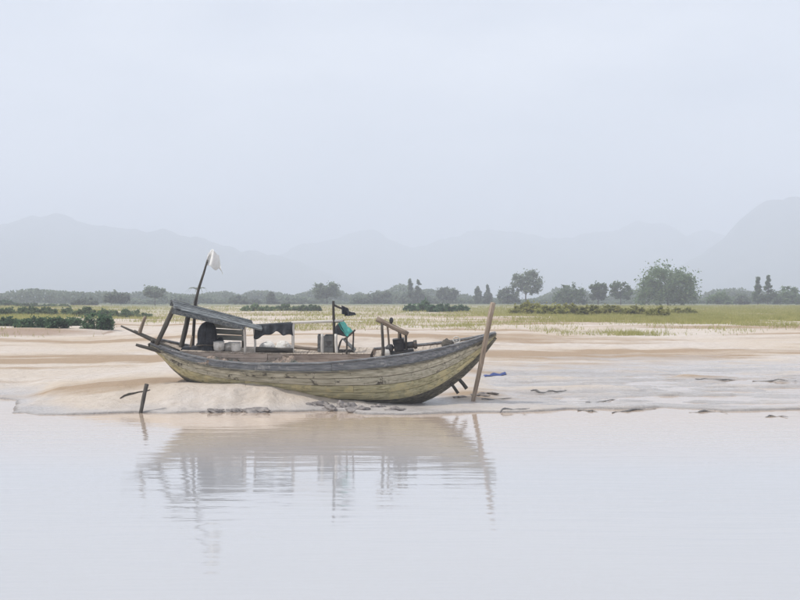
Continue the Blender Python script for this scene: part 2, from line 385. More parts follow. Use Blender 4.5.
X0 = max(SX[0], KX[0]) + .02; X1 = min(SX[-1], KX[-1])
def zs(x): return float(np.interp(x, SX, SZ))
def zk(x): return min(float(np.interp(x, KX, KZ)), zs(x) - .03)
def hb_(x): return max(.03, float(np.interp(x, BX, BV)))
def sect(x, t, side, off=0.0):
    s = (x - X0) / (X1 - X0)
    p = .72 + .75 * max(0, (s - .6) / .4) ** 1.3
    def raw(t):
        th = t * math.pi / 2
        return hb_(x) * math.sin(th) ** p, zk(x) + (zs(x) - zk(x)) * (1 - math.cos(th)) ** (.9 + .0 * s)
    y, z = raw(min(max(t, 0.0), 1.0))
    if off:
        a = raw(max(t - .03, 0.001)); b = raw(min(t + .03, 1)); ty, tz = b[0] - a[0], b[1] - a[1]
        l = math.hypot(ty, tz) or 1
        y += off * tz / l; z -= off * ty / l
    return Vector((x, side * max(y, 0.0 if t == 0 else .004), z))

def strip(name, a, b, c, d, mat, parent, smooth=False):
    """closed bar from four rails of equal length"""
    n = len(a); v = []; f = []
    for i in range(n): v += [a[i], b[i], c[i], d[i]]
    for i in range(n - 1):
        k = i * 4; m_ = k + 4
        for j in range(4):
            f.append((k + j, k + (j + 1) % 4, m_ + (j + 1) % 4, m_ + j))
    f.append((3, 2, 1, 0)); e = (n - 1) * 4; f.append((e, e + 1, e + 2, e + 3))
    o = mesh(name, v, f, mat, parent, smooth)
    me = o.data; bm = bmesh.new(); bm.from_mesh(me); bmesh.ops.recalc_face_normals(bm, faces=bm.faces); bm.to_mesh(me); bm.free()
    return o

# inner shell of the hull (caulked backing) with planks laid on
ST = np.concatenate([np.linspace(X0, X1 - .6, 44), np.linspace(X1 - .6, X1, 12)[1:]])
TT = np.linspace(0, 1, 15)
v = []; f = []
for x in ST:
    row = [sect(x, t, -1, -.015) for t in TT[::-1]] + [sect(x, t, 1, -.015) for t in TT[1:]]
    v += row
nw = 2 * len(TT) - 1
for i in range(len(ST) - 1):
    for j in range(nw - 1): f.append((i * nw + j, i * nw + j + 1, (i + 1) * nw + j + 1, (i + 1) * nw + j))
f.append(tuple(range(nw)))
hull = mesh('hull', v, f, M['wood_pink'], boat, True)
TE = [0.02, .20, .36, .51, .64, .76, .87, 1.0]
SM = ['plank_dark', 'plank_dark', 'plank_olive', 'plank_olive', 'plank_tan', 'plank_tan', 'plank_blue']
for side in (-1, 1):
    for i in range(7):
        cuts = [X0] + sorted([X0 + (X1 - X0) * (((.31 * (i + 1) + .37 * k) % 1.0) * .84 + .08) for k in range(2)]) + [X1]
        if cuts[2] - cuts[1] < 1.2: cuts.pop(2)
        g0 = .006
        for a, b in zip(cuts[:-1], cuts[1:]):
            xx = np.linspace(a + .004, b - .004, max(4, int((b - a) / .28)))
            o1 = .030 + rng.uniform(-.006, .008); lap = .012
            ra = [sect(x, TE[i] + g0, side, o1) for x in xx]; rb = [sect(x, (TE[i] + TE[i + 1]) / 2, side, o1 + .004) for x in xx]
            rc = [sect(x, TE[i + 1] - g0, side, o1 - lap) for x in xx]
            r0 = [sect(x, TE[i] + g0, side, -.01) for x in xx]; r1 = [sect(x, TE[i + 1] - g0, side, -.01) for x in xx]
            n = len(xx); v = []; f = []
            for k in range(n): v += [r0[k], ra[k], rb[k], rc[k], r1[k]]
            for k in range(n - 1):
                for j in range(4): f.append((k * 5 + j, k * 5 + j + 1, k * 5 + 5 + j + 1, k * 5 + 5 + j))
            f.append((0, 1, 2, 3, 4)); e = (n - 1) * 5; f.append((e, e + 4, e + 3, e + 2, e + 1)) 
            o = mesh('plank', v, f, M[SM[i]], hull)
            bm = bmesh.new(); bm.from_mesh(o.data); bmesh.ops.recalc_face_normals(bm, faces=bm.faces); bm.to_mesh(o.data); bm.free()
# gunwale caps and rub rails
for side in (-1, 1):
    xx = np.linspace(X0, X1 - .03, 50)
    top = [sect(x, 1, side) for x in xx]
    def offp(p, dy, dz): return Vector((p.x, side * max(.006, abs(p.y) + dy), p.z + dz))
    strip('gunwale', [offp(p, -.07, .004) for p in top], [offp(p, .055, .004) for p in top], [offp(p, .055, .05) for p in top], [offp(p, -.07, .05) for p in top], M['wood_dark'] if 0 else M['plank_blue'], boat)
    mid = [sect(x, .872, side, .03) for x in xx]
    strip('rub_rail', [offp(p, 0, -.035) for p in mid], [offp(p, .05, -.03) for p in mid], [offp(p, .05, .025) for p in mid], [offp(p, 0, .03) for p in mid], M['plank_dark'], boat)
# keel and stem
xx = [x for x in ST if x < X1 - .02]
kk = [Vector((x, 0, zk(x))) for x in xx]
def perp(i):
    a = kk[max(i - 1, 0)]; b = kk[min(i + 1, len(kk) - 1)]; t = (b - a).normalized(); return Vector((t.z, 0, -t.x))
sp_i = int(len(kk) * .72)
for nm, lo, hi in (('keel', 4, sp_i + 1), ('stem_post', sp_i, len(kk))):
    r = range(lo, hi)
    strip(nm, [kk[i] + Vector((0, -.05, 0)) - perp(i) * .03 for i in r], [kk[i] + Vector((0, .05, 0)) - perp(i) * .03 for i in r],
          [kk[i] + Vector((0, .045, 0)) + perp(i) * .085 for i in r], [kk[i] + Vector((0, -.045, 0)) + perp(i) * .085 for i in r], M['plank_dark'], boat)
# transom at the stern
v = [sect(X0 - .02, t, -1, .02) for t in TT[::-1]] + [sect(X0 - .02, t, 1, .02) for t in TT[1:]]
v2 = [p + Vector((-.06, 0, 0)) for p in v]; n = len(v)
mesh('transom', v + v2, [tuple(range(n - 1, -1, -1)), tuple(range(n, 2 * n))] + [(i, (i + 1) % n, n + (i + 1) % n, n + i) for i in range(n)], M['plank_dark'], boat)

# ---- generic timber helpers
def bar(name, p0, p1, r0, r1, mat, parent, sides=8, wob=.006, flat=1.0, rings=7, bend=0.0):
    p0 = Vector(p0); p1 = Vector(p1); Ld = (p1 - p0).length
    v = []; f = []; ph = random.random() * 6
    for i in range(rings):
        t = i / (rings - 1); r = r0 + (r1 - r0) * t
        ox = wob * math.sin(ph + t * 5) * min(1, 4 * t * (1 - t) + .2) + bend * 4 * t * (1 - t); oy = wob * math.cos(ph * 1.7 + t * 4)
        for k in range(sides):
            a = 2 * math.pi * k / sides + math.pi / sides
            rr = r * (1 + random.uniform(-.07, .07))
            v.append((ox + math.cos(a) * rr, oy + math.sin(a) * rr * flat, t * Ld))
    for i in range(rings - 1):
        for k in range(sides): f.append((i * sides + k, i * sides + (k + 1) % sides, (i + 1) * sides + (k + 1) % sides, (i + 1) * sides + k))
    f.append(tuple(range(sides - 1, -1, -1))); f.append(tuple(range((rings - 1) * sides, rings * sides)))
    o = mesh(name, v, f, mat, parent, sides > 5)
    o.location = p0; o.rotation_euler = (p1 - p0).to_track_quat('Z', 'Y').to_euler()
    return o
def board(name, corners, th, mat, parent):
    """plank from four corners (a loop) with thickness th along its normal, edges chamfered"""
    c = [Vector(p) for p in corners]; nrm = (c[1] - c[0]).cross(c[3] - c[0]).normalized()
    cen = sum(c, Vector()) / 4; ch = min(.012, th * .3)
    ins = [p + (cen - p).normalized() * ch for p in c]
    v = [p - nrm * (th / 2 - ch) for p in c] + [p + nrm * (th / 2 - ch) for p in c] + [p - nrm * th / 2 for p in ins] + [p + nrm * th / 2 for p in ins]
    f = [(11, 10, 9, 8), (12, 13, 14, 15)]
    for i in range(4):
        j = (i + 1) % 4
        f += [(i, j, 4 + j, 4 + i), (8 + i, 8 + j, j, i), (4 + i, 4 + j, 12 + j, 12 + i)]
    return mesh(name, v, f, mat, parent)
def box(name, cen, size, mat, parent=None, rot=(0, 0, 0), bev=.015):
    bm = bmesh.new(); bmesh.ops.create_cube(bm, size=1); bmesh.ops.scale(bm, vec=size, verts=bm.verts)
    bmesh.ops.bevel(bm, geom=list(bm.edges), offset=min(bev, min(size) * .3), segments=2, affect='EDGES')
    me = bpy.data.meshes.new(name); bm.to_mesh(me); bm.free()
    o = link(name, me, mat, parent); o.location = cen; o.rotation_euler = rot; return o
def lathe(name, prof, mat, parent=None, n=16, wob=0.0):
    v = []; f = []; m_ = len(prof)
    for r, z in prof:
        for k in range(n):
            a = 2 * math.pi * k / n; rr = r * (1 + random.uniform(-wob, wob)); v.append((rr * math.cos(a), rr * math.sin(a), z))
    for i in range(m_ - 1):
        for k in range(n): f.append((i * n + k, i * n + (k + 1) % n, (i + 1) * n + (k + 1) % n, (i + 1) * n + k))
    f.append(tuple(range(n - 1, -1, -1))); f.append(tuple(range((m_ - 1) * n, m_ * n)))
    return mesh(name, v, f, mat, parent, True)
def tube(name, pts, r, mat, parent=None, sides=7):
    pts = [Vector(p) for p in pts]; v = []; f = []; n = len(pts)
    for i, p in enumerate(pts):
        t = (pts[min(i + 1, n - 1)] - pts[max(i - 1, 0)]).normalized()
        u = t.cross(Vector((0.3, 0.2, 1))).normalized(); w_ = t.cross(u)
        rr = r[i] if isinstance(r, (list, tuple, np.ndarray)) else r
        for k in range(sides):
            a = 2 * math.pi * k / sides; v.append(p + (u * math.cos(a) + w_ * math.sin(a)) * rr)
    for i in range(n - 1):
        for k in range(sides): f.append((i * sides + k, i * sides + (k + 1) % sides, (i + 1) * sides + (k + 1) % sides, (i + 1) * sides + k))
    f.append(tuple(range(sides - 1, -1, -1))); f.append(tuple(range((n - 1) * sides, n * sides)))
    return mesh(name, v, f, mat, parent, True)
def sheet(name, fn, nu, nv, th, mat, parent=None):
    """cloth: fn(u, v) -> point; given thickness by a second layer"""
    P = [[Vector(fn(i / (nu - 1), j / (nv - 1))) for i in range(nu)] for j in range(nv)]
    v = []; 
    def nr(i, j):
        a = P[j][min(i + 1, nu - 1)] - P[j][max(i - 1, 0)]; b = P[min(j + 1, nv - 1)][i] - P[max(j - 1, 0)][i]
        c = a.cross(b); return c.normalized() if c.length > 1e-9 else Vector((0, 0, 1))
    for s in (0, 1):
        for j in range(nv):
            for i in range(nu): v.append(P[j][i] + nr(i, j) * th * s)
    f = []; o_ = nu * nv
    for j in range(nv - 1):
        for i in range(nu - 1):
            a, b, c, d = j * nu + i, j * nu + i + 1, (j + 1) * nu + i + 1, (j + 1) * nu + i
            f.append((d, c, b, a)); f.append((o_ + a, o_ + b, o_ + c, o_ + d))
    rim = [i for i in range(nu)] + [j * nu + nu - 1 for j in range(1, nv)] + [(nv - 1) * nu + i for i in range(nu - 2, -1, -1)] + [j * nu for j in range(nv - 2, 0, -1)]
    for a, b in zip(rim, rim[1:] + rim[:1]): f.append((a, b, o_ + b, o_ + a))
    return mesh(name, v, f, mat, parent, True)

# ---- decks
def dk(x): return zs(x)
xa, xb_ = bp(186, 355, 0).x, bp(372, 355, 0).x
HC = .72                                          # half width of the raised hatch
def htop(x):                                      # top of the raised hatch deck
    return float(np.interp(x, [xa, bp(230, 350, -HC).x, bp(300, 350, -HC).x, xb_], [bp(186, 351.5, -HC).z, bp(230, 353, -HC).z, bp(300, 354, -HC).z, bp(372, 354, -HC).z]))
deck = empty('deck', (0, 0, 0), (0, 0, 0), boat)
hatch = None
x = xa; wpl = .22
first = True
def slab(name, x0, x1, y0, y1, z0, z1, th, mat, parent):
    return board(name, [(x0, y0, z0), (x1, y0, z1), (x1, y1, z1), (x0, y1, z0)], th, mat, parent)
while x < xb_:
    slab('deck_board', x + .005, x + wpl - .005, -HC + rng.uniform(-.02, .03), HC + rng.uniform(-.02, .03), htop(x) + rng.uniform(-.006, .006), htop(x + wpl), .035, M['wood_deck'], deck); x += wpl
# hatch coaming: three courses of side boards each side, in two lengths
xm = xa + (xb_ - xa) * .46
coam = empty('hatch_coaming', (0, 0, 0), (0, 0, 0), boat)
for side in (-1, 1):
    for k in range(3):
        for (p, q_) in ((xa, xm), (xm, xb_)):
            y = side * (HC - .03 + rng.uniform(-.008, .008))
            zt0, zt1 = htop(p) - .02 - .15 * k, htop(q_) - .02 - .15 * k
            board('coaming_board', [(p + .006, y, zt0), (q_ - .006, y, zt1), (q_ - .006, y, zt1 - .143), (p + .006, y, zt0 - .143)], .035, M['wood_pink'], coam)
# foredeck and aft deck boards, level with the gunwale
for (p0, p1, dz) in ((374, 478, -.05), (154, 186, -.04)):
    x = bp(p0, 350, 0).x; xe = bp(p1, 350, 0).x
    while x < xe:
        b0 = max(.05, hb_(x + wpl / 2) - .09)
        slab('deck_board', x + .005, x + wpl - .005, -b0, b0, zs(x) + dz, zs(x + wpl) + dz, .035, M['wood_deck'], deck); x += wpl
# side deck below the gunwale so that the hull is not hollow
x = xa
while x < xb_:
    for s in (-1, 1):
        b1 = hb_(x + .2) - .06
        if b1 > HC + .02: board('side_deck_board', [(x + .004, s * (HC - .01), zs(x) - .22), (x + .396, s * (HC - .01), zs(x + .4) - .22), (x + .396, s * b1, zs(x + .4) - .20), (x + .004, s * b1, zs(x) - .20)], .03, M['wood_pink'], deck)
    x += .4
# bulwark ribs on the inside
for k in range(16):
    x = xa + (xb_ - xa) * (k + .5) / 16
    for s in (-1, 1):
        p = sect(x, .88, s, -.05); q2 = sect(x, 1, s, -.05)
        bar('rib', p, q2 + Vector((0, 0, .0)), .04, .04, M['pole_brown'], boat, sides=4, rings=3)

# ---- stern timbers
bar('stern_beam', bp(179, 352, -.45), bp(121, 326, -.45), .10, .035, M['pole_dark'], boat, sides=6, flat=.8, bend=.03)
bar('stern_beam', bp(183, 352, .35), bp(134, 331, .35), .09, .05, M['pole_dark'], boat, sides=6, flat=.8)
bar('stern_beam', bp(168, 353.5, -.55), bp(136, 344.5, -.6), .075, .045, M['pole_dark'], boat, sides=6)
bar('stern_cross_beam', bp(152, 341, -.75), bp(152, 339, .75), .05, .05, M['pole_dark'], boat, sides=6)
bar('stern_stanchion', bp(138.5, 335, -.45), bp(145.5, 316.5, -.45), .065, .05, M['pole_brown'], boat)
# ---- roof
RW = 1.05
nl, nr_ = bp(174, 309, -RW), bp(244, 326, -RW); fl, fr = bp(172, 301.5, RW), bp(246, 321, RW)
roof = empty('roof', (0, 0, 0), (0, 0, 0), boat)
def rpt(u, v): 
    a = nl.lerp(nr_, u); b = fl.lerp(fr, u); p = a.lerp(b, v); p.z += .10 * (1 - (2 * v - 1) ** 2); return p
nb_ = 9
for k in range(nb_):
    v0, v1 = k / nb_ + .003, (k + 1) / nb_ - .003
    u0 = rng.uniform(-.025, .02); u1 = 1 + rng.uniform(-.01, .12) + (.14 if k in (0, 1) else 0)
    zz = Vector((0, 0, rng.uniform(-.012, .02)))
    board('roof_board', [rpt(u0, v0) + zz, rpt(u1, v0) + zz, rpt(u1, v1) + zz, rpt(u0, v1) + zz], .05, M['roof'], roof)
for u in (.03, .36, .68, .97):
    pts = [rpt(u, t) - Vector((0, 0, .07)) for t in np.linspace(.01, .99, 7)]
    tube('roof_beam', pts, .045, M['pole_dark'], roof, 6)
for vv in (0.0, 1.0):
    a, b = rpt(-.02, vv) + Vector((0, 0, -.09)), rpt(1.0, vv) + Vector((0, 0, -.07))
    bar('roof_side_beam', a, b, .085, .065, M['roof'], roof, sides=4, wob=.004)
# roof posts
bar('roof_post', bp(156.5, 344, -.72), bp(174, 308, -.95), .078, .072, M['pole_dark'], boat)
bar('roof_post', bp(179.5, 354, .30), bp(189.5, 311, .55), .085, .075, M['pole_dark'], boat)
bar('roof_post', bp(245, 354, -.68), bp(244.5, 324, -.80), .045, .042, M['pole_pale'], boat)
bar('roof_post', bp(243, 352, .66), bp(243, 322, .85), .045, .042, M['pole_brown'], boat)
bar('aft_stanchion', bp(190.5, 352, -.3), bp(192, 336, -.3), .04, .035, M['pole_brown'], boat)
# cabin side boards under the roof
cab = empty('cabin_panel', (0, 0, 0), (0, 0, 0), boat)
for k in range(3):
    y0 = 324.5 + k * 5.6
    a = [bp(213, y0 - 2 + k * .4, .35), bp(245, y0 + .2, .35), bp(245, y0 + 5.2, .35), bp(213, y0 + 3.2 + k * .3, .35)]
    board('panel_board', a, .03, M['panel'], cab)
for px in (215, 243): bar('panel_stud', bp(px, 353, .40), bp(px, 322, .40), .035, .035, M['pole_dark'], cab, sides=4)

# ---- amidships frame
FY = -.55
bar('frame_rail', bp(253, 326, FY), bp(294, 323.5, FY), .035, .035, M['pole_pale'], boat)
bar('frame_rail', bp(292, 322.5, FY), bp(343, 320.5, FY), .045, .045, M['pole_pale'], boat)
bar('frame_rail', bp(292, 322.5, .55), bp(343, 321.5, .55), .04, .04, M['pole_pale'], boat)
bar('frame_post', bp(255.5, 354, FY), bp(254, 325, FY), .04, .035, M['pole_pale'], boat)
bar('frame_post', bp(293, 354, FY), bp(292.5, 321.5, FY), .045, .04, M['pole_pale'], boat)
bar('frame_post', bp(293.5, 353, .55), bp(293.5, 321.5, .55), .04, .04, M['pole_pale'], boat)
bar('frame_post', bp(335, 354, .55), bp(334, 321, .55), .04, .04, M['pole_pale'], boat)
bar('frame_post', bp(322.5, 354, -.62), bp(322, 334, -.62), .05, .045, M['pole_pale'], boat)
bar('frame_post', bp(336.5, 354, -.62), bp(336, 334, -.62), .05, .045, M['pole_pale'], boat)
bar('mast', bp(334.5, 354, FY), bp(333.5, 301, FY), .048, .042, M['pole_dark'], boat)
bar('mast_arm', bp(333.8, 305, FY), bp(344.5, 309.5, FY), .035, .03, M['pole_dark'], boat)
# long timbers lying on the hatch
def timber(p0, p1, r, mat, label):
    o = bar('timber', bworld(p0), bworld(p1), r, r * .85, mat, None, sides=6); tag(o, label, 'timber', 'timbers lying on the deck'); return o
timber(bp(256, 349.5, -.60), bp(293, 350.5, -.60), .085, M['pole_dark'], 'short black timber lying on the deck under the dark hanging tarpaulin')
timber(bp(292, 346.5, -.35), bp(318, 349.5, -.4), .06, M['pole_brown'], 'brown timber lying on the deck between the pale post and the crates')

# ------------------------------------------------------------------ things aboard (top level)
def wp(px, py, c): return bworld(bp(px, py, c))
# dark rounded engine housing under the high end of the roof
eh = empty('engine_housing', wp(206, 352.5, -.2), (HEEL, 0, YAW)); tag(eh, 'black rounded tarpaulin-covered housing under the high end of the roof', 'engine housing')
def hump(u, v):
    a = -math.pi / 2 + u * 2 * math.pi
    h = 1.02; r = .31 * (1 - .18 * v) * math.sqrt(max(0.0, 1 - max(0, (v - .55) / .45) ** 2.2)) + .01
    r *= 1 + .06 * math.sin(a * 7 + v * 3) + .05 * math.sin(a * 3 - v * 5 + 1)
    return (r * math.cos(a) + .03 + .05 * v, r * .9 * math.sin(a), v * h - .02 )
sheet('cover', hump, 40, 14, .012, M['tarp_black'], eh)
bx_ = box('engine_bed', (-.22, .0, .09), (1.05, .5, .20), M['tarp_black'], eh, bev=.04)
tube('lashing', [(.33 * math.cos(a) + .04, .31 * math.sin(a), .26 + .02 * math.sin(3 * a)) for a in np.linspace(0, 2 * math.pi, 26)], .02, M['rope_dark'], eh)
# pots beside the housing
for (px, py, c, s, m_, lab) in ((219, 350, -.45, .17, 'sack', 'pale round tub beside the black engine housing'),
                                (236, 350.5, -.50, .16, 'sack', 'pale round tub near the foot of the pale roof post')):
    t = lathe('tub', [(s * .7, 0), (s * .95, .05), (s * 1.05, .20), (s * 1.0, .27), (s * 1.06, .29), (s * .9, .29), (s * .85, .2), (s * .8, .19)], M[m_], None, 16)
    pp = bp(px, py, c); pp.z = htop(pp.x) + .018; t.location = bworld(pp); t.rotation_euler = (HEEL, 0, YAW); tag(t, lab, 'tub', 'tubs on the deck')
def lump(name, size, seed, mat, parent=None, sub=3, amp=.25, flatten=True):
    bm = bmesh.new(); bmesh.ops.create_icosphere(bm, subdivisions=sub, radius=1)
    for v in bm.verts:
        p = v.co; n = float(fbm(np.array([p.x * 1.7 + p.z * .9 + seed * 3.1]), np.array([p.y * 1.7 - p.z * 1.1 + seed]), seed, 3)[0])
        s = 1 + amp * 2 * n; v.co = Vector((p.x * size[0] * s, p.y * size[1] * s, max(p.z, -.55 if flatten else -1) * size[2] * s))
    me = bpy.data.meshes.new(name); bm.to_mesh(me); bm.free()
    return link(name, me, mat, parent, True)
def on_hatch(px, c, dz=0):
    p = bp(px, 352, c); p.z = htop(p.x) + .018 + dz; return bworld(p)
o = lump('net_bundle', (.17, .15, .24), 5, M['tarp_black']); o.location = on_hatch(219, -.1, .12); tag(o, 'small black bundle leaning beside the engine housing', 'bundle')
for i, (px, sx, sz, lab) in enumerate(((229, .22, .17, 'white sack lying between the two pale tubs'), (268, .28, .20, 'white sack on the left under the dark hanging tarpaulin'), (284, .27, .22, 'white sack on the right under the dark hanging tarpaulin'))):
    o = lump('sack', (sx, .22, sz), 20 + i, M['sack'], amp=.18); o.location = on_hatch(px, -.2, sz * .5 + (.10 if px > 250 else 0) - (.1 if px > 250 else 0)); o.rotation_euler = (HEEL, R(8 - i * 6), YAW); tag(o, lab, 'sack', 'white sacks on the deck')
# fishing net heaped along the near side deck
for k, (p0, p1, lab) in enumerate(((196, 248, 'brown heap of fishing net along the side deck below the cabin boards'), (252, 312, 'brown heap of fishing net along the side deck below the white sacks'))):
    xa_, xe_ = bp(p0, 356, -.9).x, bp(p1, 356, -.9).x
    def net(u, v, xa_=xa_, xe_=xe_, k=k):
        x_ = xa_ + (xe_ - xa_) * u; a = v * math.pi; wy = .15; e = math.sin(min(u, 1 - u) * 5) if min(u, 1 - u) < .31 else 1
        nn = float(fbm(np.array([x_ * 5.0]), np.array([v * 4.0 + k * 9]), 5, 3)[0])
        return Vector((x_, -.87 - wy * math.cos(a) * (1 + .3 * nn), zs(x_) - .20 + (.28 + .22 * nn) * math.sin(a) ** .7 * max(e, .05)))
    o = sheet('fishing_net', lambda u, v: bworld(net(u, v)), 60, 12, .01, M['net']); tag(o, lab, 'fishing net', 'nets on the side deck')
# dark hanging tarpaulin over the rail
def tarp(u, v):
    a = bp(254.5, 325.5, FY); b = bp(293, 323, FY); p = a.lerp(b, u)
    ln = .36 + .07 * math.sin(u * 7 + 1) + .04 * math.sin(u * 19)
    if v < .12: return (p.x, p.y + .05 * (1 - v / .12) , p.z + .042 - .02 * (1 - v / .12))
    w_ = (v - .12) / .88
    return (p.x + .02 * math.sin(w_ * 4 + u * 9), p.y - .05 - .05 * math.sin(u * 24 + w_) * w_ - .03 * w_, p.z + .04 - ln * w_)
tp = sheet('tarpaulin', lambda u, v: bworld(tarp(u, v)), 44, 12, .008, M['tarp_black']); tag(tp, 'dark tarpaulin hanging over the pale rail amidships', 'tarpaulin')
# crates
def crate(px0, px1, py0, c, dep, mat, label, ang=0):
    a, b = bp(px0, py0, c), bp(px1, py0, c); wd = (b - a).length; cx = (a + b) / 2; zb = htop(cx.x) + .018; h = cx.z - zb
    t = empty('crate', bworld((cx.x, c + dep / 2, zb)), (HEEL, 0, YAW + ang)); tag(t, label, 'crate', 'grey crates amidships')
    n = max(2, int(h / .13))
    for k in range(n):
        z = (k + .5) * h / n; hh = h / n - .012
        for s in (-1, 1):
            box('slat', (0, s * (dep / 2 - .012), z), (wd, .022, hh), M[mat], t, bev=.004)
            box('slat', (s * (wd / 2 - .013), 0, z), (.020, dep - .05, hh), M[mat], t, bev=.004)
    for sx in (-1, 1):
        for sy in (-1, 1): box('corner_post', (sx * (wd / 2 - .045), sy * (dep / 2 - .045), h / 2), (.04, .04, h - .01), M[mat], t, bev=.004)
    box('base', (0, 0, .012), (wd - .06, dep - .06, .02), M[mat], t, bev=.004)
    return t
crate(316.5, 322, 335.5, -.45, .5, 'crate', 'narrow grey slatted crate at the left of the pair amidships', R(6))
crate(323.5, 335.5, 336, -.5, .55, 'crate', 'wide dark grey slatted crate between the two short pale posts')
# grey tent of folded canvas beside the crates
def tent(u, v):
    a = bp(338, 353, -.45); 
    s = u * 2 - 1; prof = (1 - abs(s) ** 1.15)
    x0_, x1_ = bp(337, 352, -.45).x, bp(354, 352, -.45).x
    xx_ = x0_ + (x1_ - x0_) * (.5 + .5 * s); yy = -.5 + .75 * v
    top = (bp(341, 339.5, -.45).z - htop(xx_))
    return (xx_ - .12 * prof * 1.0, yy + .02 * math.sin(u * 15), htop(xx_) + .02 + top * prof * (1 - .12 * v) + .015 * math.sin(u * 23 + v * 7) * prof)
tn = sheet('canvas_cover', lambda u, v: bworld(tent(u, v)), 26, 10, .012, M['crate']); tag(tn, 'grey canvas cover sloping down beside the wide crate', 'canvas')
# green tarpaulin slanting from the mast with its two dark stays
GA, GB, GC_, GD = bp(338, 323.5, -.75), bp(343.5, 321, -.1), bp(353.5, 331, -.1), bp(347.5, 337, -.75)
def gtarp(u, v):
    p = GA.lerp(GD, u).lerp(GB.lerp(GC_, u), v); p.z += -.04 * math.sin(u * math.pi) + .012 * math.sin(u * 14 + v * 5); return p
gt = sheet('awning', lambda u, v: bworld(gtarp(u, v)), 18, 14, .01, M['tarp_green']); tag(gt, 'small teal green tarpaulin awning slanting down beside the mast', 'awning')
def gdark(u, v):
    a = bp(335, 327, -.58); b = bp(339, 322.5, -.72); c = bp(347, 337, -.74); d = bp(335.2, 334, -.58); e = bp(341, 339, -.62)
    p = a.lerp(d, v).lerp(b.lerp(c, v), u); p.y -= .02 * math.sin(u * 12); return p
gd = sheet('tarpaulin', lambda u, v: bworld(gdark(u, v)), 12, 10, .01, M['tarp_black']); tag(gd, 'dark tarpaulin flap hanging under the teal green awning', 'tarpaulin')
bar('awning_stay', bp(344.5, 339.5, -.72), bp(355, 330, -.45), .032, .028, M['pole_dark'], boat)
bar('awning_stay', bp(353, 354, -.4), bp(353.3, 331, -.4), .03, .026, M['pole_dark'], boat)
bar('awning_stay', bp(346.5, 354, -.68), bp(347, 336, -.72), .03, .026, M['pole_dark'], boat)
bar('awning_stay', bp(334.2, 322.5, -.58), bp(343.6, 320.8, -.1), .022, .02, M['pole_dark'], boat)
# black cloth hanging on the mast arm
def rag(u, v):
    p = bp(341.5 + 7 * u, 306.5 + 3.0 * u, FY); ln = .30 * (1 - .35 * abs(u - .35))
    return (p.x + .05 * v * math.sin(u * 7) + .02 * v, p.y - .04 - .05 * math.sin(u * 13 + v * 2) * v, p.z + .04 - ln * v)
o = sheet('cloth', lambda u, v: bworld(rag(u, v)), 14, 10, .01, M['tarp_black']); tag(o, 'black cloth hanging from the arm of the short mast', 'cloth')
def rag2(u, v):
    p = bp(346.5 + 8.5 * u, 310.5 + 1.2 * u, FY - .03); return (p.x + .03 * v, p.y - .03 + .03 * math.sin(u * 9), p.z - (.17 - .10 * u) * v - .03 * u)
o2 = sheet('cloth', lambda u, v: bworld(rag2(u, v)), 12, 8, .01, M['tarp_black']); tag(o2, 'black cloth corner blown out to the right of the mast arm', 'cloth')

# ---- winch frame on the foredeck
bar('winch_beam', bp(376.5, 318.5, -.35), bp(408, 334.5, -.35), .085, .075, M['pole_brown'], boat, sides=6)
bar('winch_post', bp(383, 358, -.45), bp(382, 322, -.38), .05, .042, M['pole_dark'], boat)
bar('winch_post', bp(389.5, 356, .05), bp(387.5, 325, -.28), .035, .03, M['pole_brown'], boat)
bar('winch_post', bp(406.5, 355, -.38), bp(406, 334, -.36), .045, .04, M['pole_dark'], boat)
bar('winch_post', bp(399, 352, -.2), bp(398.6, 331, -.32), .035, .03, M['pole_brown'], boat)
bar('winch_hook', bp(391, 326, -.35), bp(390.4, 317.8, -.35), .03, .02, M['pole_dark'], boat, sides=6)
p = bp(391.3, 320.5, -.36)
lh = lump('hook_block', (.065, .05, .10), 3, M['metal_dark'], boat, 2, .1, False); lh.location = p
# winch engine
fz = lambda px, c: (lambda q: bworld((q.x, c, zs(q.x) - .05 + .018)))(bp(px, 352, c))
en = empty('winch_engine', fz(402, -.3), (HEEL, R(-7), YAW)); tag(en, 'black winch engine on the foredeck under the slanting brown beam', 'engine')
box('bed', (.0, 0, .05), (.75, .34, .08), M['metal_dark'], en)
box('engine_block', (-.06, 0, .28), (.32, .34, .38), M['metal_dark'], en, bev=.03)
for k in range(5): box('cooling_fin', (-.06, 0, .32 + k * .035), (.36, .38, .012), M['metal_dark'], en, bev=.003)
def cyl(name, p0, p1, r, parent, mat='metal_dark', sides=14): return bar(name, p0, p1, r, r, M[mat], parent, sides=sides, wob=0, rings=2)
cyl('cylinder', (.10, 0, .22), (.46, 0, .22), .11, en); cyl('cylinder_head', (.40, 0, .22), (.50, 0, .22), .135, en)
cyl('drive_shaft', (-.42, 0, .2), (-.1, 0, .2), .035, en)
cyl('pulley', (-.36, -.16, .2), (-.36, -.10, .2), .12, en); cyl('pulley', (-.36, .10, .2), (-.36, .16, .2), .12, en)
cyl('exhaust', (.02, .05, .45), (.02, .05, .62), .03, en)
for sx in (-.3, .3): 
    for sy in (-.12, .12): box('foot', (sx, sy, .0), (.06, .06, .06), M['metal_dark'], en, bev=.01)
o = lump('sack', (.10, .10, .16), 44, M['sack'], amp=.12); o.location = fz(387.5, -.42) + Vector((0, 0, .07)); o.rotation_euler = (HEEL, 0, YAW); tag(o, 'small white sack beside the winch post on the foredeck', 'sack', 'white sacks on the deck')
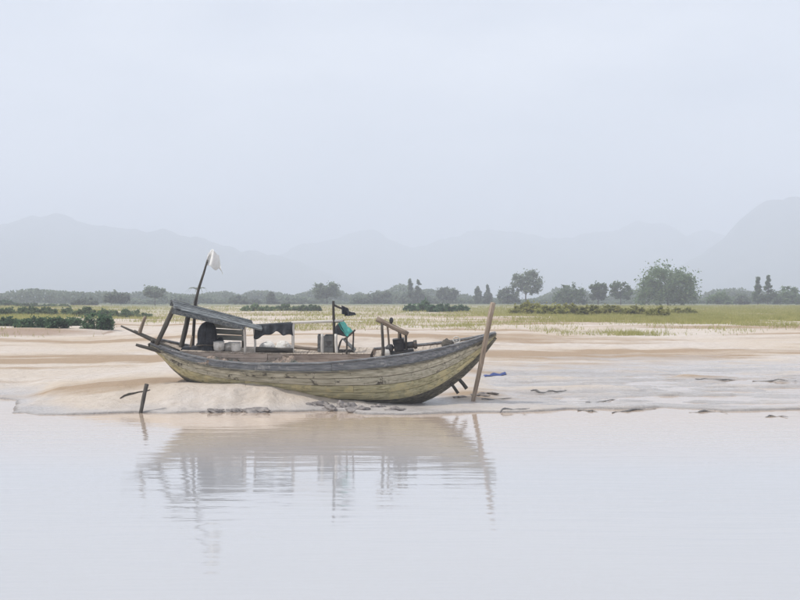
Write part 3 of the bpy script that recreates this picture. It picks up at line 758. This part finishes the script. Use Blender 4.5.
# ---- bow gear
def gun(px, c=None):
    q_ = bp(px, 347, -.4); return q_
bt = lump('rope_heap', (.19, .15, .20), 9, M['rope_dark'], None, 3, .3); q_ = bp(447.5, 348, -.42); bt.location = bworld((q_.x, -.45, zs(q_.x) + .02)); bt.rotation_euler = (HEEL, R(-15), YAW); tag(bt, 'dark heap of rope on the gunwale near the bow', 'rope')
cl = empty('rope_coil', (0, 0, 0)); 
q_ = bp(456.5, 345, -.38)
cl.location = bworld((q_.x, -.40, zs(q_.x) + .06)); cl.rotation_euler = (HEEL, 0, YAW); tag(cl, 'pale ring of rope standing on the gunwale near the bow', 'rope')
for k in range(3):
    rr = .105 - .008 * k; tube('rope_turn', [(rr * math.cos(a), -.02 + .022 * k + .01 * math.sin(3 * a), .085 + rr * .95 * math.sin(a)) for a in np.linspace(0, 2 * math.pi, 24)], .014, M['rope_pale'], cl)
# mooring bitt so the coil leans on something
bar('mooring_bitt', (q_.x, -.34, zs(q_.x) - .06), (q_.x, -.34, zs(q_.x) + .13), .04, .035, M['pole_pale'], boat)

# ---- flagpole with white flag (rises through the roof)
fp = empty('flagpole', wp(192.5, 352, .2), (0, 0, 0)); tag(fp, 'tall leaning flagpole with a white flag rising through the roof', 'flagpole')
pa, pb, pc_ = wp(192.5, 351.5, .2) , wp(195.2, 303, .2), wp(207.5, 260, .2)
base = Vector(fp.location)
tube('pole', [Vector(pa) - base, pa.lerp(pb, .5) - base, pb - base, pb.lerp(pc_, .35) + Vector((-.02, 0, 0)) - base, pb.lerp(pc_, .7) - base, pc_ - base], [.05, .05, .052, .045, .035, .028], M['pole_dark'], fp, 8)
ftop = wp(208.5, 253.5, .2); tube('pole_tip', [pc_ - base - Vector((.01, 0, .04)), ftop.lerp(pc_, .4) - base, wp(212.5, 249, .2) - base], [.028, .02, .012], M['cloth_white'], fp, 6)
def flag(u, v):
    a = wp(208, 254, .2); b = wp(214, 249.5, .2).lerp(wp(218, 254.5, .2), min(1, u * 1.3))
    top = a.lerp(wp(218.5, 255, .2), u); top.z += .16 * math.sin(min(1, u * 1.15) * math.pi) * (1 - v)
    bot = wp(206.6, 265, .2).lerp(wp(221.5, 271, .2), u); bot.z += .10 * math.sin(u * 9) * u
    p = top.lerp(bot, v); p.y += .09 * math.sin(u * 8 + v * 2.5) * (.3 + u); return p - base
sheet('flag', flag, 22, 18, .006, M['cloth_white'], fp)
sheet('flag_tail', lambda u, v: Vector(flag(.72 + .28 * v, .97)).lerp(wp(222.5, 271.5, .2) - base, u) + Vector((0, -.02 * math.sin(u * 6), -.07 * u * v + .03 * math.sin(u * 5))), 10, 5, .006, M['cloth_white'], fp)

# ------------------------------------------------------------------ poles and props on the sand
def stuck(name, pb_, pt, dtop, r0, r1, mat, label, cat, group=None, sink=.25, sides=9):
    g = on_ground(*pb_); t = pix(pt[0], pt[1], g.y + dtop); d_ = (g - t).normalized()
    o = bar(name, g + d_ * sink, t, r0, r1, mat, None, sides=sides, wob=.015, rings=10); tag(o, label, cat, group); return o
stuck('mooring_pole', (473, 401), (493.5, 303), -.9, .070, .082, M['pole_brown'], 'tall brown mooring pole leaning across the bow of the boat', 'pole')
stuck('mooring_stake', (140.5, 413), (146.5, 384), .3, .052, .062, M['pole_dark'], 'short dark leaning stake at the water edge left of the boat', 'stake')
# props under the bow
for (p0, p1, r, lab) in (((447.5, 377.5), (458, 393.5), .05, 'longer dark prop stick slanting down from the bow stem'), ((460, 380), (466.5, 388.5), .065, 'stubby dark prop block just below the bow stem by the pole')):
    a = wp(*p0, -.06); b = wp(*p1, -.18)
    o = bar('prop_stick', a, b, r * .9, r, M['pole_dark'], None, sides=6); tag(o, lab, 'prop')
    o.parent = None
# dark rope from the stake, half buried
gs = on_ground(141, 396)
pts = [on_ground(px, py) + Vector((0, 0, .02)) for px, py in ((120, 399), (124, 396.5), (129, 395), (134, 394), (139, 392.5), (145, 392), (150, 390.5))]
o = tube('rope', pts, [.012, .03, .04, .03, .02, .02, .012], M['rope_dark']); tag(o, 'dark frayed rope lying on the sand behind the short stake', 'rope')

# mud clods below the bow and along the edge
CL = [(318, 405.5, .30, .10, 'dark mud clod left of a pair below the middle of the hull'), (329, 409, .22, .08, 'flat dark mud clod at the water edge below the amidships crates'), (346, 407, .28, .13, 'peaked dark mud clod below the middle of the hull'),
      (357, 409.5, .26, .08, 'low mud clod just right of the peaked one below the hull'), (378, 407, .22, .07, 'small flat mud clod near the dark shadow of the bow'), (398, 410, .30, .06, 'broad flat mud clod in the shadow under the bow'),
      (478, 395.5, .32, .06, 'flat dark mud clod at the foot of the leaning mooring pole'), (488, 394, .40, .05, 'long low mud clod right of the mooring pole foot'), (460, 397.5, .18, .05, 'small mud clod left of the mooring pole foot'),
      (215, 411.5, .34, .06, 'low mud clod at the water edge right of the stake'), (236, 411, .26, .07, 'mud clod at the water edge below the flagpole'), (262, 411.5, .40, .07, 'longest mud clod at the water edge below the dark tarpaulin')]
for i, (px, py, s, h, lab) in enumerate(CL):
    g_ = on_ground(px, py); o = lump('mud_clod', (s * .85, s * .45, h * 1.1), 60 + i, M['clod'], None, 4, .8); o.location = g_ + Vector((0, 0, -h * .05)); o.rotation_euler = (0, 0, rng.uniform(-.3, .3)); tag(o, lab, 'mud clod', 'dark clods of mud along the shore')
# driftwood on the wet flats to the right
DW = [((531, 391), (546, 394), (567, 390.5), .06, 'dark curved driftwood stick on the flats right of the mooring pole'), ((586, 403.5), (600, 401), (620, 399.5), .04, 'thin slanting driftwood stick in the middle of the wet flats'),
      ((577, 410.5), (590, 411), (600, 412.5), .05, 'short driftwood stick at the water edge left of the long bent one'), ((612, 413), (632, 410), (657, 409.5), .055, 'long bent driftwood stick at the water edge on the right'),
      ((690, 413), (707, 410.5), (728, 413), .045, 'arched driftwood stick at the water edge far right'), ((764, 417), (775, 416), (787, 417.2), .04, 'small driftwood stick nearest the right end of the shore'),
      ((500, 411.5), (514, 409.5), (530, 409), .05, 'driftwood stick on the wet mud below the mooring pole'), ((482, 400), (500, 399), (514, 398.5), .04, 'straight driftwood stick on the flats beside the mooring pole foot'),
      ((695, 379), (720, 380.5), (745, 380), .05, 'long thin driftwood branch on the far edge of the right flats'), ((752, 381.5), (770, 380.5), (797, 381), .05, 'long thin driftwood branch on the flats at the right margin')]
for i, (a, b, c, r, lab) in enumerate(DW):
    A, B, C = (on_ground(*p) + Vector((0, 0, r * .5)) for p in (a, b, c))
    pts = [A.lerp(B, t).lerp(B.lerp(C, t), t) + Vector((0, rng.uniform(-.03, .03), rng.uniform(0, .02))) for t in np.linspace(0, 1, 12)]
    r *= .62
    for j_, p_ in enumerate(pts):
        p_.y += .10 * math.sin(j_ * 1.3 + i * 2) ; p_.z = max(gz(p_.x, p_.y), 0) + r * .25 + .02 * math.sin(j_ * .9 + i)
    o = tube('driftwood', pts, [r * (1 - .8 * abs(2 * t - .7) ** 1.5 * .7) * rng.uniform(.7, 1.25) for t in np.linspace(0, 1, 12)], M['drift'], None, 7); tag(o, lab, 'driftwood', 'driftwood on the wet flats')
# scrap of blue tarpaulin on the sand beyond the pole
g0, g1 = on_ground(484, 376), on_ground(506, 374.5)
def scrap(u, v):
    p = g0.lerp(g1, u); x_ = p.x; y_ = p.y + (v - .5) * 1.0 * (1 - .6 * abs(u - .35)); return Vector((x_, y_, gz(x_, y_) + .015 + .07 * max(0, math.sin(u * 9 + v * 4)) * (1 - abs(2 * u - 1)) * (.3 + v)))
o = sheet('tarpaulin', scrap, 20, 10, .01, M['tarp_blue']); tag(o, 'scrap of bright blue tarpaulin lying on the sand behind the bow', 'tarpaulin')

# ------------------------------------------------------------------ vegetation
def leaves(cen, size, aspect=1.7, up=.3):
    n = len(cen); nrm = rng.normal(size=(n, 3)); nrm[:, 2] = np.abs(nrm[:, 2]) + up; nrm /= np.linalg.norm(nrm, axis=1)[:, None]
    t = rng.normal(size=(n, 3)); t -= (t * nrm).sum(1)[:, None] * nrm; t /= np.linalg.norm(t, axis=1)[:, None]; b = np.cross(nrm, t)
    s = (size * rng.uniform(.45, 1.6, n))[:, None]
    a = t * s * aspect / 2; c = b * s / 2
    v = np.stack([cen - a, cen + c * .9 - a * .1, cen + a, cen - c * .9 - a * .1], 1).reshape(-1, 3)
    return v, np.arange(4 * n).reshape(-1, 4)
def crown_pts(n, w_, h, z0, nclump, kind):
    pts = []
    if kind == 'round': 
        th = rng.uniform(0, 2 * math.pi, nclump); r = np.sqrt(rng.uniform(0, 1, nclump)) * .42; zz = rng.uniform(.15, .86, nclump)
        lim = np.sqrt(np.clip(1 - (2 * zz - 1) ** 2, .1, 1)); cx = r * np.cos(th) * lim * w_ * 1.15; cy = r * np.sin(th) * lim * w_ * 1.15; cz = z0 + zz * h; cr = rng.uniform(.05, .13, nclump) * w_
    elif kind == 'spire':
        zz = rng.uniform(0, .93, nclump); th = rng.uniform(0, 2 * math.pi, nclump); r = rng.uniform(0, .5, nclump) * (1 - zz) ** .7 * w_
        cx = r * np.cos(th); cy = r * np.sin(th); cz = z0 + zz * h; cr = (.06 + .12 * (1 - zz)) * w_ * rng.uniform(.6, 1.3, nclump)
    else:  # dome / shrub
        th = rng.uniform(0, 2 * math.pi, nclump); r = np.sqrt(rng.uniform(0, 1, nclump)) * .42; zz = rng.uniform(.05, .8, nclump) * (1 - (r / .5) ** 2 * .8)
        cx = r * np.cos(th) * w_; cy = r * np.sin(th) * w_; cz = z0 + zz * h; cr = rng.uniform(.05, .13, nclump) * min(w_, h * 1.8)
    per = np.maximum(4, (n * cr ** 2 / (cr ** 2).sum()).astype(int))
    for k in range(nclump):
        d = rng.normal(size=(per[k], 3)); d /= np.linalg.norm(d, axis=1)[:, None]; d *= np.clip(np.abs(rng.normal(0, .75, per[k])), .1, 2.1)[:, None] * cr[k]; d[:, 2] *= .9
        pts.append(np.array([cx[k], cy[k], cz[k]]) + d)
    p = np.concatenate(pts); p = p[p[:, 2] > -.1]
    return p, np.stack([cx, cy, cz], 1)
def tree(px, top, wpx, d, kind, leaf, label, n=2600, base=None, name='tree', trunk=.3, lsize=None, clumps=None, cat='tree', group='trees along the far bank'):
    x = (px - 400) / FPX * d; z0 = gz(x, d); h = EYE + (300 - top) / FPX * d - z0; w_ = wpx / FPX * d
    t = empty(name, (x, d, z0 - .05), (0, 0, rng.uniform(0, 6))); tag(t, label, cat, group)
    ls = lsize or max(.10, d * .0013)
    cz0 = trunk * h
    p, cl_ = crown_pts(n, w_, h - cz0, cz0, clumps or int(rng.integers(45, 70)), kind)
    sc = h / p[:, 2].max(); p[:, 2] *= sc; cl_[:, 2] *= sc
    v, q = leaves(p, ls)
    npmesh('crown', v, q, M[leaf], t)
    # trunk with limbs to the clumps
    segs = []
    top_p = Vector((rng.uniform(-.04, .04) * w_, 0, max(cz0 * 1.25, h * .45))); r0 = max(.06, h * .022)
    segs.append((Vector((0, 0, -.1)), top_p, r0, r0 * .6))
    for k in range(min(9, len(cl_))):
        c = Vector(cl_[k]); st = Vector((0, 0, 0)).lerp(top_p, rng.uniform(.55, 1.0)); segs.append((st, c, r0 * .42, r0 * .12))
    V = []; F = []
    for (a, b, ra, rb) in segs:
        dv = (b - a); 
        if dv.length < .05: continue
        dv.normalize(); u = dv.cross(Vector((.3, 1, .2))).normalized(); w2 = dv.cross(u); o_ = len(V)
        mid = a.lerp(b, .5) + Vector((rng.uniform(-.03, .03) * h * .4, rng.uniform(-.03, .03) * h * .4, 0))
        for (pt, rr) in ((a, ra), (mid, (ra + rb) / 2), (b, rb)):
            for k in range(6): V.append(pt + (u * math.cos(k * math.pi / 3) + w2 * math.sin(k * math.pi / 3)) * rr)
        for i in range(2):
            for k in range(6): F.append((o_ + i * 6 + k, o_ + i * 6 + (k + 1) % 6, o_ + i * 6 + 6 + (k + 1) % 6, o_ + i * 6 + 6 + k))
    mesh('trunk', V, F, M['bark'], t, True)
    return t
TREES = [
 (5, 299, 22, 210, 'dome', 'leaf_dark', 'dark bushy tree at the left edge of the picture', .1),
 (30, 303, 36, 200, 'dome', 'leaf_mid', 'long low hedge-like tree right of the dark one at the left edge', .05),
 (58, 304, 32, 200, 'dome', 'leaf_mid', 'long low hedge-like tree nearer the boat on the left bank', .05),
 (85, 297, 30, 240, 'dome', 'leaf_grey', 'low rounded grey-green tree on the far left bank', .1),
 (111, 290, 16, 250, 'round', 'leaf_grey', 'left of a close pair of rounded trees on the left bank', .15),
 (121, 292, 18, 255, 'round', 'leaf_grey', 'right of a close pair of rounded trees on the left bank', .15),
 (155, 285, 24, 260, 'round', 'leaf_grey', 'small round-crowned tree with a bare trunk left of the boat roof', .42),
 (180, 297, 26, 280, 'dome', 'leaf_grey', 'low domed tree just above the high corner of the boat roof', .1),
 (238, 295, 22, 290, 'dome', 'leaf_grey', 'low uneven tree right of the flagpole', .1),
 (253, 299, 20, 300, 'dome', 'leaf_grey', 'low rounded tree above the low end of the boat roof', .1),
 (271, 292, 13, 300, 'spire', 'leaf_grey', 'small pointed tree above the dark hanging tarpaulin', .12),
 (290, 301, 30, 300, 'dome', 'leaf_grey', 'wide flat-topped tree left of the feathery tree', .08),
 (327, 281, 28, 290, 'round', 'leaf_grey', 'feathery tall tree directly above the short mast', .2),
 (360, 294, 26, 310, 'dome', 'leaf_grey', 'low grey tree just right of the feathery tree', .1),
 (379, 289, 34, 320, 'dome', 'leaf_grey', 'rounded grey tree above the slanting winch beam', .1),
 (410, 279, 9, 310, 'spire', 'leaf_grey', 'left of two slim pointed trees above the foredeck', .1),
 (418, 280, 9, 310, 'spire', 'leaf_grey', 'right of two slim pointed trees above the foredeck', .1),
 (413, 290, 40, 330, 'dome', 'leaf_grey', 'broad low tree behind the two slim pointed trees', .1),
 (447, 287, 22, 320, 'round', 'leaf_grey', 'pale round tree above the rope on the bow', .15),
 (478, 286, 10, 320, 'spire', 'leaf_grey', 'left of a pair of small pointed trees left of the pole top', .1),
 (488, 285, 10, 320, 'spire', 'leaf_grey', 'right of a pair of small pointed trees by the pole top', .1),
 (526, 268, 30, 280, 'round', 'leaf_grey', 'tall sloping grey-green tree right of the mooring pole', .15),
 (508, 285, 26, 285, 'dome', 'leaf_grey', 'lower tree leaning into the tall sloping one by the pole', .1),
 (570, 282, 34, 270, 'dome', 'leaf_mid', 'broad rounded tree on the right bank beside the tall sloping one', .1),
 (598, 281, 18, 275, 'round', 'leaf_mid', 'narrow rounded tree between two broader ones on the right bank', .12),
 (621, 280, 22, 270, 'round', 'leaf_mid', 'rounded tree just left of the largest bushy tree', .12),
 (718, 290, 26, 280, 'dome', 'leaf_mid', 'low tree just right of the largest bushy tree', .1),
 (741, 292, 20, 285, 'dome', 'leaf_grey', 'low pale tree left of the twin upright trees', .1),
 (758, 277, 11, 280, 'spire', 'leaf_mid', 'left of the twin upright trees on the far right', .1),
 (768, 275, 12, 280, 'spire', 'leaf_mid', 'right of the twin upright trees on the far right', .1),
 (788, 286, 34, 280, 'dome', 'leaf_mid', 'broad low tree at the right edge of the picture', .1),
]
for (px, top, wpx, d, kind, leaf, lab, trk) in TREES:
    tree(px, top, wpx, d * 1.42, kind, leaf, lab, n=int(1800 + 75 * wpx), trunk=trk)
tree(668, 259, 66, 330, 'dome', 'leaf_mid', 'largest bushy tree on the right bank with a ragged wide crown', n=13000, trunk=.04, clumps=170)
# palm behind the flagpole
def palm(px, top, d, label):
    x = (px - 400) / FPX * d; z0 = gz(x, d); h = EYE + (300 - top) / FPX * d - z0
    t = empty('palm_tree', (x, d, z0 - .05)); tag(t, label, 'palm', 'trees along the far bank')
    tube('trunk', [(0, 0, -.1), (.1, 0, h * .4), (.0, 0, h * .85)], [.2, .16, .12], M['bark'], t, 8)
    for k in range(11):
        a = k * 2 * math.pi / 11 + .2; V = []; F = []; L_ = rng.uniform(3.2, 4.4)
        for i in range(9):
            s = i / 8; r = L_ * s * .9; z = h * .85 + .9 * math.sin(s * 2.6) - 1.3 * s * s; wd = .38 * math.sin(min(1, s * 1.2 + .12) * math.pi) + .03
            c = Vector((r * math.cos(a), r * math.sin(a), z)); n_ = Vector((-math.sin(a), math.cos(a), 0))
            V += [c - n_ * wd + Vector((0, 0, -wd * .6)), c, c + n_ * wd + Vector((0, 0, -wd * .6))]
            if i: o_ = (i - 1) * 3; F += [(o_, o_ + 1, o_ + 4, o_ + 3), (o_ + 1, o_ + 2, o_ + 5, o_ + 4)]
        mesh('frond', V, F, M['leaf_grey'], t)
palm(197, 286, 300, 'small palm with drooping fronds behind the flagpole')

# shrubs: dark ones on the left bank, olive ones on the right, dark clump above the bow
SH = [(8, 316, 24, 88, 'leaf_dark', 'leftmost dark shrub on the eroded bank'), (24, 318, 22, 86, 'leaf_dark', 'second dark shrub from the left on the eroded bank'), (40, 314, 24, 87, 'leaf_dark', 'third dark shrub from the left on the eroded bank'),
      (57, 315, 22, 86, 'leaf_dark', 'fourth dark shrub from the left on the eroded bank'), (73, 316, 20, 87, 'leaf_dark', 'fifth dark shrub from the left on the eroded bank'), (97, 311, 22, 87, 'leaf_dark', 'dark shrub standing apart at the right end of the eroded bank'),
      (15, 305, 52, 135, 'leaf_mid', 'mid green shrub behind the leftmost dark shrubs'), (54, 306, 50, 138, 'leaf_mid', 'mid green shrub behind the middle of the dark shrubs'), (90, 306, 44, 140, 'leaf_mid', 'mid green shrub behind the shrub that stands apart'), (125, 308, 44, 145, 'leaf_mid', 'low green shrub above the stern beams of the boat'),
      (424, 298, 16, 190, 'leaf_dark', 'tallest dark shrub on the bank above the foredeck'), (440, 303, 26, 190, 'leaf_dark', 'low dark shrub right of the tallest one above the foredeck'), (412, 303, 16, 190, 'leaf_dark', 'low dark shrub left of the tallest one above the foredeck'), (458, 304, 18, 195, 'leaf_dark', 'small dark shrub above the rope on the bow'),
      (258, 303, 30, 200, 'leaf_mid', 'low green shrub behind the dark hanging tarpaulin'), (285, 304, 24, 200, 'leaf_mid', 'low green shrub left of the short mast'), (308, 304, 20, 200, 'leaf_mid', 'small green shrub next to the short mast'),
      (528, 300, 30, 150, 'leaf_olive', 'leftmost yellow-olive shrub on the right bank'), (552, 302, 28, 150, 'leaf_olive', 'second yellow-olive shrub from the left on the right bank'), (572, 303, 22, 145, 'leaf_olive', 'third yellow-olive shrub from the left on the right bank'), (592, 304, 24, 140, 'leaf_olive', 'fourth yellow-olive shrub from the left on the right bank'),
      (612, 303, 24, 142, 'leaf_olive', 'fifth yellow-olive shrub from the left on the right bank'), (633, 304, 24, 138, 'leaf_olive', 'sixth yellow-olive shrub from the left on the right bank'), (658, 305, 28, 128, 'leaf_olive', 'yellow-olive shrub in front of the largest bushy tree'), (683, 307, 24, 150, 'leaf_olive', 'yellow-olive shrub at the right end of the row on the right bank')]
for (px, top, wpx, d, leaf, lab) in SH:
    tree(px, top, wpx * rng.uniform(1.0, 1.6), d * rng.uniform(.96, 1.07), 'dome', leaf, lab, n=int(1500 + 110 * wpx), trunk=.03, name='shrub', cat='shrub', group='shrubs on the banks', lsize=max(.10, d * .0013), clumps=60)

# far-off wood: one continuous low mass along the foot of the hills
P = []
for d0, hh, n in ((480, 3.0, 70000), (600, 4.6, 80000)):
    xw = rng.uniform(-480, 480, n); hmax = hh * (.8 + 1.5 * fbm(xw * .045, xw * 0 + d0, 7, 5)) + .8
    yw = d0 + rng.uniform(-14, 14, n); zz = ground_z(xw, yw) + np.clip(hmax, .4, None) * rng.uniform(0, 1, n) ** .7
    P.append(np.stack([xw, yw, zz], 1))
P = np.concatenate(P); v, q = leaves(P, .9)
o = npmesh('distant_wood', v, q, M['leaf_grey']); tag(o, 'low hazy far-off wood along the foot of the mountains', 'wood', None, 'stuff')
# grass
n = 700000
d = 1 / rng.uniform(1 / 320, 1 / 78, n); pxs = rng.uniform(-60, 870, n); x = (pxs - 400) / FPX * d
dens = np.interp(pxs, [-60, 0, 110, 170, 420, 500, 540, 870], [.7, .7, .45, .10, .12, .45, 1, 1]) * sstep(84, 135, d + 60 * fbm(x * .06, d * .03, 77, 4)) * sstep(-.4, .15, fbm(x * .22, d * .08, 88, 4))
k = rng.uniform(0, 1, n) < dens; d, x = d[k], x[k]; n = len(d)
z0 = ground_z(x, d); h = rng.uniform(.08, .28, n) * (1 + .8 * np.clip(fbm(x * .3, d * .2, 66, 3) + .3, 0, 1)) * (1 + d / 500); wd = .006 + d * .00022; a = rng.uniform(0, math.pi, n); lx = rng.normal(0, .5, n) * h
b0 = np.stack([x - np.cos(a) * wd, d - np.sin(a) * wd, z0 - .03], 1); b1 = np.stack([x + np.cos(a) * wd, d + np.sin(a) * wd, z0 - .03], 1); tp_ = np.stack([x + lx, d + rng.normal(0, .4, n) * h, z0 + h], 1)
o = npmesh('grass', np.stack([b0, b1, tp_], 1).reshape(-1, 3), np.arange(3 * n).reshape(-1, 3), M['grass']); tag(o, 'dry yellow-green grass on the banks', 'grass', None, 'stuff')

# ------------------------------------------------------------------ haze
hz = bpy.data.objects.new('haze', bpy.data.meshes.new('haze'))
bm = bmesh.new(); bmesh.ops.create_cube(bm, size=1); bm.to_mesh(hz.data); bm.free(); COL.objects.link(hz)
hz.scale = (13600, 7900, 400); hz.location = (0, 3350, 400 / 2 - 3.5)
hm = bpy.data.materials.new('haze'); hm.use_nodes = True; nt = hm.node_tree; nt.nodes.clear()
ho = N(nt, 'ShaderNodeOutputMaterial'); pv = N(nt, 'ShaderNodeVolumePrincipled')
pv.inputs['Color'].default_value = (.845, .885, 1.0, 1); pv.inputs['Density'].default_value = 7e-4
nt.links.new(pv.outputs[0], ho.inputs['Volume']); hz.data.materials.append(hm); tag(hz, 'pale haze filling the air', None, None, 'stuff')
